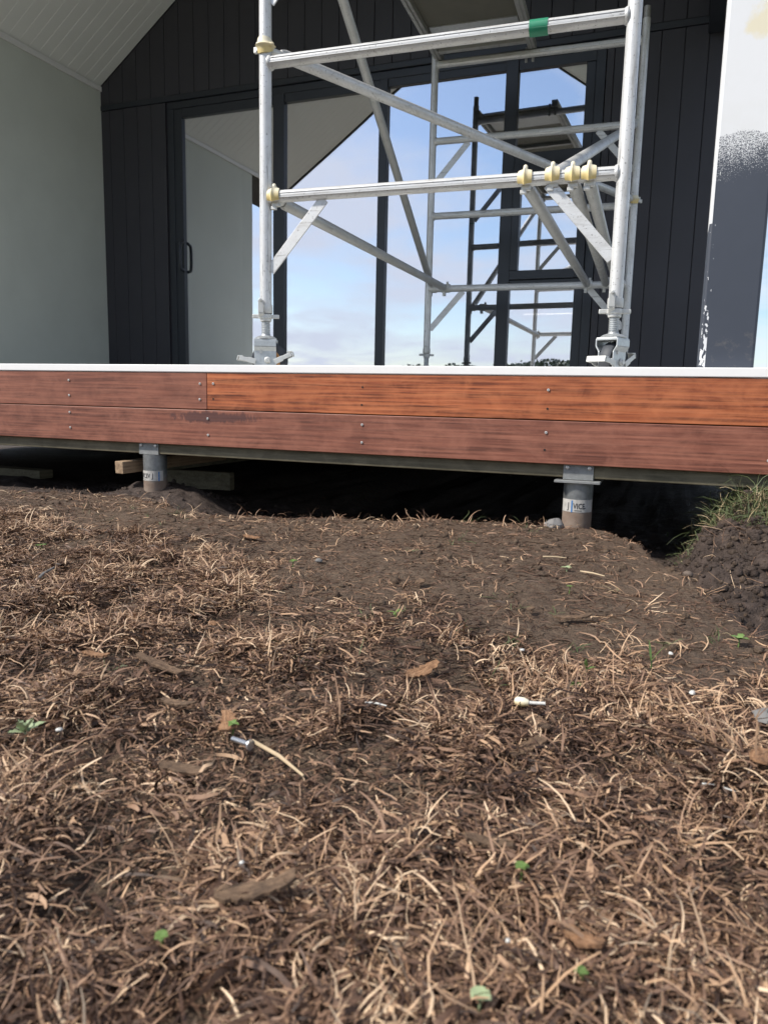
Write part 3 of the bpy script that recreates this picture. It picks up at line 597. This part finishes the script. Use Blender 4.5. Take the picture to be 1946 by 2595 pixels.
for y in (0, LEN):
    for z in H:
        rg = tb(MB().sweep([(TR*.6, y, z), (SW-TR*.6, y, z)], TR-.0005, 24), 'rung', 'alu_x', smooth=True)
        for x, d in ((0, 1), (SW, -1)): tb(weld(x, y, z, d), 'weld', 'alu', rg, smooth=True)
        for k in (-1, 1): tb(MB().box(TR*1.2, SW-TR*1.2, y-TR-.0008, y-TR+.003, z+k*.008-.0012, z+k*.008+.0012), 'grip_rib', 'alu_x', rg)
    for z in (H[0], H[2]):
        for x, d in ((0, 1), (SW, -1)):
            tb(MB().bar((x+d*.255, y, z-TR+.004), (x+d*.020, y, z-.285), .042, .006, (d*.6, 0, -.5)), 'gusset', 'alu_x', bevel=.0015)
tb(MB().sweep([(1.026, 0, H[1]), (1.089, 0, H[1])], TR+.0026, 24), 'tape_band', 'tape', smooth=True)
tb(MB().sweep([(0, LEN, 1.365), (0, LEN, 1.371)], TR+.0008, 20), 'tape_band', 'tape', smooth=True)
# nylon trigger of a brace hook: shell hugging the tube, ridge and nub, with an alloy jaw below
def hook_clip(c, parent, ax=(1,0,0), front=(0,-1,0), wd=.052, U=None):
    c, ax, f = V3(c), V3(ax).normalized(), V3(front); u = ax.cross(f); u = u if u.z > 0 else -u
    if abs(u.z) < .1: u = V3((0, 0, 1)) if abs(ax.z) < .5 else V3((-1, 0, 0))
    if U: u = V3(U)
    vs = []; fs = []; na, nx = 14, 9
    for lay, rr in ((0, TR+.001), (1, TR+.010)):
        for i in range(na+1):
            q = i/na; a = R(-38)+q*R(150)
            half = wd/2*(.80+.20*math.sin(math.pi*min(1, .25+q*.9)))*(1-.40*max(0, q-.72)/.28)
            for j in range(nx):
                s = (j/(nx-1)*2-1); r = rr-(.004*s*s if lay else 0)
                if lay: r += .0085*math.exp(-(s/.2)**2)
                vs.append(c+ax*(s*half)+(f*math.cos(a)+u*math.sin(a))*r)
    N = (na+1)*nx
    for i in range(na):
        for j in range(nx-1):
            a, b, d, e = i*nx+j, i*nx+j+1, (i+1)*nx+j+1, (i+1)*nx+j
            fs += [(a, b, d, e), (N+e, N+d, N+b, N+a)]
    for j in range(nx-1): fs += [(j, N+j, N+j+1, j+1), (na*nx+j+1, N+na*nx+j+1, N+na*nx+j, na*nx+j)]
    for i in range(na): fs += [(i*nx, (i+1)*nx, N+(i+1)*nx, N+i*nx), (i*nx+nx-1, N+i*nx+nx-1, N+(i+1)*nx+nx-1, (i+1)*nx+nx-1)]
    t = c+f*(TR*.7)+u*(TR*.75); tip = c+f*(TR*.42)+u*(TR+.022)
    b = MB().add(vs, fs); b.sweep([t, t+(tip-t)*.5, tip-(tip-t)*.12, tip], [.0085, .0085, .0075, .004], 12)
    cl = tb(b, 'hook_trigger', 'clip', parent, smooth=True)
    j = MB(); j.bar(c-u*(TR-.004)+ax*.004, c-u*(TR+.014)+ax*.004, .032, .020, ax); j.bar(c-u*(TR+.012)-ax*.006+f*.002, c-u*(TR+.026)-ax*.006+f*.002, .022, .014, ax)
    tb(j, 'hook_jaw', 'cast', parent, bevel=.002)
def end_fit(p, parent):
    b = MB(); b.sweep([p+V3((-.03, 0, .002)), p+V3((.03, 0, .002))], TR+.006, 16); b.bar(p+V3((-.012, 0, -.02)), p+V3((-.012, 0, -.05)), .02, .03, (1, 0, 0)); b.bar(p+V3((.014, -.01, .01)), p+V3((.014, -.02, .045)), .014, .02, (1, 0, 0))
    tb(b, 'hook_jaw', 'cast', parent, bevel=.002)
def brace(a, b, mat, clip=None, end=True, ra=.05, rb=.05, ax=(1,0,0), front=(0,-1,0), wd=.052, U=None):
    a, b = V3(a), V3(b); d = (b-a).normalized()
    o = tb(MB().sweep([a+d*ra, a+d*(ra+.02), b-d*(rb+.02), b-d*rb], [TR-.006, TR-.0006, TR-.0006, TR-.006], 24), 'brace', mat, smooth=True)
    tb(MB().sweep([a, a+d*ra], .013, 12), 'brace_spigot', 'cast', o, smooth=True); tb(MB().sweep([b-d*rb, b], .013, 12), 'brace_spigot', 'cast', o, smooth=True)
    if clip: hook_clip(clip, o, ax, front, wd, U)
    if end: end_fit(b, o)
    return o
# horizontal plan brace from front left leg to rear right leg
brace((.0, .005, H[1]+.055), (SW, LEN, H[1]+.03), 'alu_y', (0, 0, H[1]+.058), False, .07, .05, (0, 0, 1), (-.12, -.99, 0), .060, (.99, -.12, 0))
hook_clip((SW, LEN, H[1]+.03), [q for q in tow.children if q.name.startswith('brace')][0], (0, 0, 1), (.3, -.95, 0), .05, (-.95, -.3, 0))
brace((.048, .0, H[0]-.012), (.13, LEN, H[0]), 'alu_d', (.044, 0, H[0]))
brace((.03, .0, H[3]), (.03, LEN, H[0]), 'alu_d', (.03, 0, H[3]), True)
brace((1.036, .0, H[0]-.014), (1.112, LEN, H[0]), 'alu_d', (1.036, 0, H[0]))
brace((1.132, .0, H[0]+.006), (1.345, LEN, H[2]), 'alu_y', (1.132, 0, H[0]+.004))
brace((1.201, .0, H[0]-.014), (1.232, LEN, H[0]), 'alu_d', (1.201, 0, H[0]))
brace((1.257, .0, H[0]-.014), (1.30, LEN, H[0]), 'alu_d', (1.257, 0, H[0]))
# working platform on the upper rungs
pz = H[3]+TR
pf = tb(MB().box(.05, .635, .03, LEN-.03, pz+.036, pz+.048), 'platform', 'ply')
for x0 in (.0, .636): 
    q = tb(MB().box(x0, x0+.048, -.05, LEN+.05, pz+.001, pz+.052), 'side_beam', 'alu_d', pf, bevel=.003); tb(MB().box(x0+.020, x0+.028, -.04, LEN+.04, pz-.010, pz+.001), 'beam_lip', 'alu_d', q)
for y in (.09, .85, 1.65, LEN-.10): tb(MB().box(.049, .635, y-.02, y+.02, pz+.004, pz+.0355), 'cross_member', 'alu_d', pf, bevel=.002)
tb(MB().box(.06, .62, LEN-.40, LEN-.16, pz+.028, pz+.0355), 'trapdoor_panel', 'galv', pf)
for x0 in (.012, .62, .665):
    for y, d in ((0, -1), (LEN, 1)): tb(MB().box(x0-.008, x0+.008, y+d*.026, y+d*.040, pz-.062, pz+.03), 'platform_hook', 'alu_d', pf, bevel=.002)
# castors
def castor(x, y, rz, turn):
    c = link('castor', MB().sweep([(0, 0, .10), (0, 0, .26)], .0105, 14).mesh('castor', 'galv', (0, 0, 0), True), tow, (x, y, 0), rz)
    def cb(mb, name, mat, **k): return mb.build(name, mat, c, **k)
    zo = .0425
    th = []; z = .130+zo
    while z < .200+zo: th += [(.0162, z), (.0190, z+.0025), (.0162, z+.005)]; z += .0068
    cb(MB().lathe(th, 20), 'threaded_stem', 'galv', smooth=True)
    cb(MB().lathe([(.0262, .222+zo), (.0275, .224+zo), (.0275, .252+zo), (.0262, .256+zo)], 28), 'collar', 'cast', smooth=True)
    cb(MB().lathe([(.0225, .190+zo), (.0235, .194+zo), (.0235, .200+zo), (.028, .203+zo), (.028, .216+zo), (.024, .220+zo)], 24), 'adjusting_nut', 'cast', smooth=True)
    t = turn-rz; ux, uy = math.cos(t), math.sin(t)
    b = MB(); b.bar((-ux*.055, -uy*.055, .210+zo), (ux*.055, uy*.055, .210+zo), .016, .012, (0, 0, 1)); cb(b, 'nut_handle', 'cast', bevel=.003)
    vx, vy = -uy, ux
    p = [(vx*-.012-ux*.012, vy*-.012-uy*.012, .20+zo), (vx*-.034-ux*.016, vy*-.034-uy*.016, .222+zo), (vx*-.036-ux*.016, vy*-.036-uy*.016, .272+zo)]
    b = MB(); b.bar(p[0], p[1], .022, .006, (ux, uy, 0)); b.bar(p[1], p[2], .022, .006, (ux, uy, 0)); b.sweep([V3(p[2])-V3((vx, vy, 0))*.016, V3(p[2])+V3((vx, vy, 0))*.022], .006, 10)
    cb(b, 'lock_lever', 'cast', bevel=.002)
    cb(MB().lathe([(.044, .118+zo), (.045, .122+zo), (.034, .129+zo), (.020, .133+zo), (.018, .137+zo)], 28), 'swivel_cap', 'galv', smooth=True)
    fk = MB(); fk.box(-.046, .046, -.040, .040, .108+zo, .1175+zo)
    fork = cb(fk, 'fork', 'galv', bevel=.002)
    for s in (-1, 1):
        b = MB(); pr = [(s*.040, .1120+zo), (s*.040, .088+zo), (s*.028, .070+zo), (s*.028, .006+zo)]
        for (y0, z0), (y1, z1) in zip(pr, pr[1:]): b.bar((0, y0, z0), (0, y1, z1), .090, .005, (1, 0, 0))
        b.build('fork_plate', 'galv', fork, bevel=.0012)
        MB().lathe([(.0135, 0), (.0135, s*.004), (.009, s*.007), (.0085, s*.012)], 16, (.010, s*.031, .033+zo), 'Y').build('axle_nut', 'cast', fork, smooth=True)
        MB().lathe([(.007, 0), (.006, s*.003)], 12, (-.018, s*.031, .066+zo), 'Y').build('rivet', 'cast', fork, smooth=True)
    wo = (.016, 0, .0752)
    wh = cb(MB().lathe([(.030, -.021), (.060, -.019), (.0605, -.008), (.0605, .008), (.060, .019), (.030, .021)], 40, wo, 'Y'), 'wheel', 'rim', smooth=True)
    MB().lathe([(.0606, -.020), (.070, -.021), (.0745, -.013), (.0748, 0), (.0745, .013), (.070, .021), (.0606, .020)], 40, wo, 'Y').build('tyre', 'tyre', wh, smooth=True)
    for s, dz in ((-1, -.006), (1, .016)):
        b = MB()
        for yy in (-.0345, .0345):
            b.bar((s*.038, yy, .026+zo), (s*.070, yy, .036+zo+dz*.4), .022, .004, (0, 0, 1)); b.bar((s*.068, yy, .036+zo+dz*.4), (s*.106, yy, .044+zo+dz), .017, .004, (0, 0, 1))
        b.bar((s*.088, 0, .053+zo+dz), (s*.110, 0, .054+zo+dz), .072, .004, (0, 1, 0)); b.bar((s*.110, 0, .054+zo+dz), (s*.114, 0, .036+zo+dz), .072, .004, (0, 1, 0))
        b.build('brake_pedal', 'cast', c, bevel=.0015)
castor(0, 0, R(22), R(20)); castor(SW, 0, R(64), R(8)); castor(0, LEN, R(-40), R(30)); castor(SW, LEN, R(15), R(-10))

# ------------------------------------------------------------------ small things on the ground
def chip(px, py, L, w, ang, label, mat='chip', th=.004, tilt=0., lift=.012, name='wood_chip', cat='wood chip'):
    rr = random.Random(int(px*7+py)); n = 15; e = []; th *= .7; lift -= .003; j0 = rr.uniform(-.3, .3)
    for k in range(n+1): e.append((-L/2+L*k/n+rr.uniform(-.012, .012)*L, w/2*(1-.55*abs(2*k/n-1)**3)+rr.uniform(-.13, .13)*w+j0*w*math.sin(k/n*3)))
    for k in range(n, -1, -1): e.append((-L/2+L*k/n+rr.uniform(-.02, .02)*L, -w/2*(1-.35*abs(2*k/n-1)**4)+rr.uniform(-.13, .13)*w+j0*w*math.sin(k/n*3)))
    o = MB().prism(e, lambda p, t: (p[0], p[1], t+.25*p[0]*p[0]/L), 0, th).build(name, mat, None, label=label, cat=cat, group='wood chips in the grass' if name == 'wood_chip' else None)
    x, y, z = pix(px, py); o.location = (x, y, z+lift); o.rotation_euler = (R(tilt), R(rr.uniform(-10, 10)), R(ang)); return o
chip(640, 1372, .062, .020, -15, 'pale pointed wood chip on bare soil near the deck', 'chip')
chip(1062, 1487, .026, .016, 95, 'small square brown wood chip on bare soil mid picture', 'bark')
chip(1067, 1722, .062, .016, 62, 'orange upright sliver of wood at the edge of the dead grass', 'chip', tilt=25, lift=.016)
chip(1352, 1862, .062, .020, -55, 'long broken brown chip below the white plug', 'bark', lift=.016)
chip(1335, 1925, .050, .017, 55, 'brown chip end under the long broken chip', 'bark', lift=.012)
chip(455, 1818, .052, .012, -4, 'flat brown chip lying level left of centre', 'bark', lift=.018)
chip(572, 1868, .040, .018, -60, 'orange brown chip with a green shoot at its tip', 'chip', lift=.018)
chip(247, 1690, .040, .014, 6, 'short tan chip on dead grass at the left', 'chip', lift=.018)
chip(405, 1717, .085, .016, -8, 'long tan bark strip on dead grass at the left', 'bark', lift=.018)
chip(160, 1524, .036, .020, 10, 'pale chip beside green blades at far left', 'chip', lift=.014)
chip(1450, 1580, .070, .016, 22, 'olive brown bark strip on trodden soil', 'bark')
chip(650, 2310, .060, .017, 32, 'large ragged bark piece in the near grass', 'bark', lift=.02)
chip(1925, 1972, .036, .018, 80, 'reddish chip cut by the right picture edge', 'chip', lift=.02)
chip(545, 1600, .030, .012, -30, 'small orange chip in grass below the pale pointed chip', 'chip', lift=.014)
chip(1235, 1705+480, .040, .012, 20, 'brown sliver low in the near grass right of centre', 'bark', lift=.018)
chip(1480, 2440, .030, .012, -25, 'orange brown chip in the nearest grass at lower right', 'chip', lift=.02)
chip(465, 1986, .050, .018, 12, 'dull brown chip half buried in grass at lower left', 'bark', lift=.016)
chip(1345, 1560, .022, .010, 80, 'short stub of wood standing by the olive bark strip', 'bark', lift=.012)
def lump(px, py, r, label, mat, name, cat, sq=.6, lift=.006, seed=1, group=None):
    rr = random.Random(seed); b = MB(); n, kk = 10, 7; vs = []; fs = []
    for i in range(kk+1):
        a = math.pi*i/kk-math.pi/2
        for j in range(n):
            t = 2*math.pi*j/n; q = r*(1+rr.uniform(-.16, .16)); vs.append((q*math.cos(a)*math.cos(t)*1.25, q*math.cos(a)*math.sin(t), q*math.sin(a)*sq))
    for i in range(kk):
        for j in range(n): fs.append((i*n+j, i*n+(j+1) % n, (i+1)*n+(j+1) % n, (i+1)*n+j))
    o = b.add(vs, fs).build(name, mat, None, smooth=True, label=label, cat=cat, group=group); x, y, z = pix(px, py); o.location = (x, y, z+lift+r*sq*.5); o.rotation_euler = (0, 0, rr.uniform(0, 6)); return o
pl = thing('wall_plug', 'cream plug with white stem lying at the edge of the dead grass', 'plug', pix(1318, 1815))
b = MB().lathe([(.003, -.008), (.0055, -.005), (.006, .003), (.0045, .008), (.0032, .010)], 14, (0, 0, .018), 'X').build('plug_head', 'clip', pl, smooth=True); MB().sweep([(.008, 0, .018), (.030, .004, .019)], .0022, 10).build('plug_stem', 'white_p', pl, smooth=True)
lump(1322, 1658, .0038, 'white plastic crumb on bare soil above the cream plug', 'white_p', 'plastic_crumb', 'plastic', .5, seed=3)
lump(1698, 1672, .003, 'small round white pebble on bare soil at right', 'white_p', 'pebble', 'pebble', .9, seed=4)
lump(1753, 1772, .004, 'tiny white crumb on soil near the right edge', 'white_p', 'plastic_crumb', 'plastic', .8, seed=5)
lump(152, 1888, .0032, 'white crumb in dead grass at the left', 'white_p', 'plastic_crumb', 'plastic', .7, .016, seed=6)
lump(613, 2250, .0018, 'white crumb at the tip of the large bark piece', 'white_p', 'plastic_crumb', 'plastic', .8, .02, seed=7)
lump(1283, 2460, .0017, 'white crumb in the nearest grass', 'white_p', 'plastic_crumb', 'plastic', .8, .02, seed=8)
lump(1940, 1838, .016, 'grey blue stone at the right picture edge', 'stone', 'stone', 'stone', .5, seed=9)
lump(808, 1430, .007, 'pale grey pebble on bare soil left of centre', 'stone', 'pebble', 'pebble', .7, seed=10)
lump(1405, 1334, .026, 'grey stone at the foot of the right pile', 'stone', 'stone', 'stone', .8, -.006, seed=11)
lump(1742, 1468, .009, 'light crumbled stone in the dug mound', 'mud', 'stone', 'stone', .8, seed=12)
lump(1668, 1395, .007, 'reddish brown stone down in the trench', 'mud', 'stone', 'stone', .8, seed=13)
def rod(px, py, L, r, ang, label, mat, name, cat, lift=.014, thread=False, tilt=0.):
    if thread:
        pr = []; k = 0
        while k*.0022 < L: pr += [(r*.75, k*.0022), (r, k*.0022+.0011)]; k += 1
        b = MB().lathe(pr+[(r*1.9, L), (r*1.9, L+.002)], 12, (0, 0, 0), 'X')
    else: b = MB().sweep([(0, 0, 0), (L*.5, L*.03, .001), (L, 0, 0)], [r, r, r*.6], 8)
    o = b.build(name, mat, None, smooth=True, label=label, cat=cat); x, y, z = pix(px, py); o.location = (x, y, z+lift); o.rotation_euler = (0, R(-tilt), R(ang)); return o
rod(588, 1918, .026, .0032, -10, 'threaded silver screw lying in the dead grass left of centre', 'screwmetal', 'screw', 'screw', .02, True)
rod(92, 1490, .085, .003, 112, 'long dull nail lying on the ground at far left', 'stone', 'nail', 'nail', .012, False, 5)
rod(925, 1808, .028, .0014, 3, 'white plastic sliver in dead grass near the centre', 'white_p', 'plastic_sliver', 'plastic', .012)
rod(1775, 2027, .030, .0011, -6, 'thin white stick in the dead grass at lower right', 'white_p', 'plastic_stick', 'plastic', .014)
rod(640, 1925, .10, .0022, -28, 'long pale straw stalk beside the silver screw', 'straw', 'straw_stalk', 'stalk', .022)
rod(1375, 1418, .055, .0022, 12, 'pale bent stalk lying on bare soil below the right pile', 'straw', 'straw_stalk', 'stalk', .006)
rod(1470, 1455, .06, .002, -24, 'thin stalk lying on bare soil right of the leafy weed', 'straw', 'straw_stalk', 'stalk', .006)
def seedling(px, py, label, leaves, L, w, h=.015, mat='leaf', lift=.012, up_=.45, lobes=0):
    rr = random.Random(int(px+3*py)); b = MB(); h *= .5; leaves += 1; L *= .85; st = MB().sweep([(0, 0, -.012), (.001, 0, h*.5), (0, .001, h)], .0011, 6)
    x, y, z = pix(px, py); t = thing('seedling', label, 'seedling', (x, y, z+lift), group='green seedlings'); st.build('stem', mat, t)
    for k in range(leaves):
        a = 2*math.pi*k/leaves+rr.uniform(-.3, .3); l = L*rr.uniform(.75, 1.15); e = up_*rr.uniform(.5, 1.3); pts = []; ns = 8
        for i in range(ns+1):
            q = i/ns; wd = w/2*math.sin(math.pi*(.06+.94*q)**.8)*(1+(.32*math.sin(q*math.pi*2*lobes) if lobes else 0)); pts.append((q*l, wd, q))
        vs = []
        for i, (d, wd, q) in enumerate(pts):
            zz = h+d*math.sin(e)-.35*d*d/L*math.cos(e)
            for s, dz in ((-1, .12), (0, 0), (1, .12)):
                rx = d*math.cos(e); vs.append((rx*math.cos(a)-s*wd*math.sin(a), rx*math.sin(a)+s*wd*math.cos(a), zz+dz*wd))
        fs = []
        for i in range(ns): fs += [(i*3, i*3+1, i*3+4, i*3+3), (i*3+1, i*3+2, i*3+5, i*3+4)]
        MB().add(vs, fs).build('leaf', mat, t, smooth=True)
seedling(742, 1440, 'small green weed on bare soil left of centre', 4, .014, .008, .008)
seedling(65, 1905, 'tall lobed green weed in dead grass at the left edge', 5, .030, .011, .014, 'palel', .014, 1.0, 3)
seedling(590, 1880, 'bright green shoot at the tip of an orange chip', 3, .011, .006, .008, 'leaf', .016)
seedling(1870, 1642, 'leafy green weed at the foot of the dug mound', 6, .020, .011, .012, 'leaf', .008, .6, 2)
seedling(1482, 1722, 'upright green sprout on bare soil right of centre', 3, .024, .006, .010, 'leaf', .008, 1.15)
seedling(1648, 1700, 'tall thin green blades on bare soil at right', 2, .045, .004, .014, 'leaf', .008, 1.2)
seedling(1002, 1568, 'curled green shoot on bare soil mid picture', 3, .026, .005, .006, 'leaf', .008, .4)
seedling(1318, 2255, 'round leaved clover in the near grass', 5, .0075, .0075, .006, 'leaf', .016, .3)
seedling(410, 2432, 'blurred green clover in the nearest grass at lower left', 5, .0075, .0065, .006, 'leaf', .014, .3)
seedling(1470, 2525, 'small green leaf in the nearest grass at lower right', 3, .0065, .005, .005, 'leaf', .012, .3)
seedling(1212, 2588, 'rounded pale green leaf at the bottom picture edge', 2, .010, .010, .006, 'palel', .014, .5)
seedling(1435, 1450, 'wilted pale leafy weed on bare soil below the right pile', 5, .020, .010, .008, 'palel', .006, .35)
seedling(1442, 1506, 'tiny green weed just below the wilted weed', 4, .010, .006, .006)
seedling(105, 1395, 'green seedling on the bank at far left', 4, .018, .010, .010, 'leaf', .008, .4)
seedling(1456, 1747, 'flat green leaf beside the upright sprout', 2, .013, .010, .003, 'leaf', .006, .15)
seedling(1690, 1360, 'tiny green weed down in the trench', 4, .009, .006, .008)

# ------------------------------------------------------------------ wood far behind the camera, seen mirrored in the glass
n = 90000; tx = RNG.uniform(-150, 120, n); hgt = 3.3+2.9*(vnoise(tx, tx*0, .09, 81)+.5)+1.3*vnoise(tx, tx*0, .45, 82)
tz = -.6+hgt*RNG.random(n)**.7; ty = -88+RNG.normal(0, 2.2, n)
sz = RNG.uniform(.10, .26, n); a = RNG.uniform(0, 6.28, n); e = RNG.uniform(-1.2, 1.2, n)
ux = np.stack([np.cos(a), np.sin(a), 0*a], -1)*sz[:, None]; vx = np.stack([-np.sin(a)*np.sin(e), np.cos(a)*np.sin(e), np.cos(e)], -1)*sz[:, None]
c = np.stack([tx, ty, tz], -1); v = np.stack([c-ux-vx*.6, c+ux-vx*.4, c+ux*.7+vx, c-ux*.8+vx*.8], 1).reshape(-1, 3)
me = bpy.data.meshes.new('distant_trees'); me.vertices.add(len(v)); me.vertices.foreach_set('co', v.ravel()); me.loops.add(len(v)); me.loops.foreach_set('vertex_index', np.arange(len(v), dtype=np.int32))
me.polygons.add(n); me.polygons.foreach_set('loop_start', np.arange(n)*4); me.materials.append(M['tree']); me.update(calc_edges=True)
link('distant_trees', me, kind='stuff', label='far dark treeline mirrored low in the glass', cat='trees')
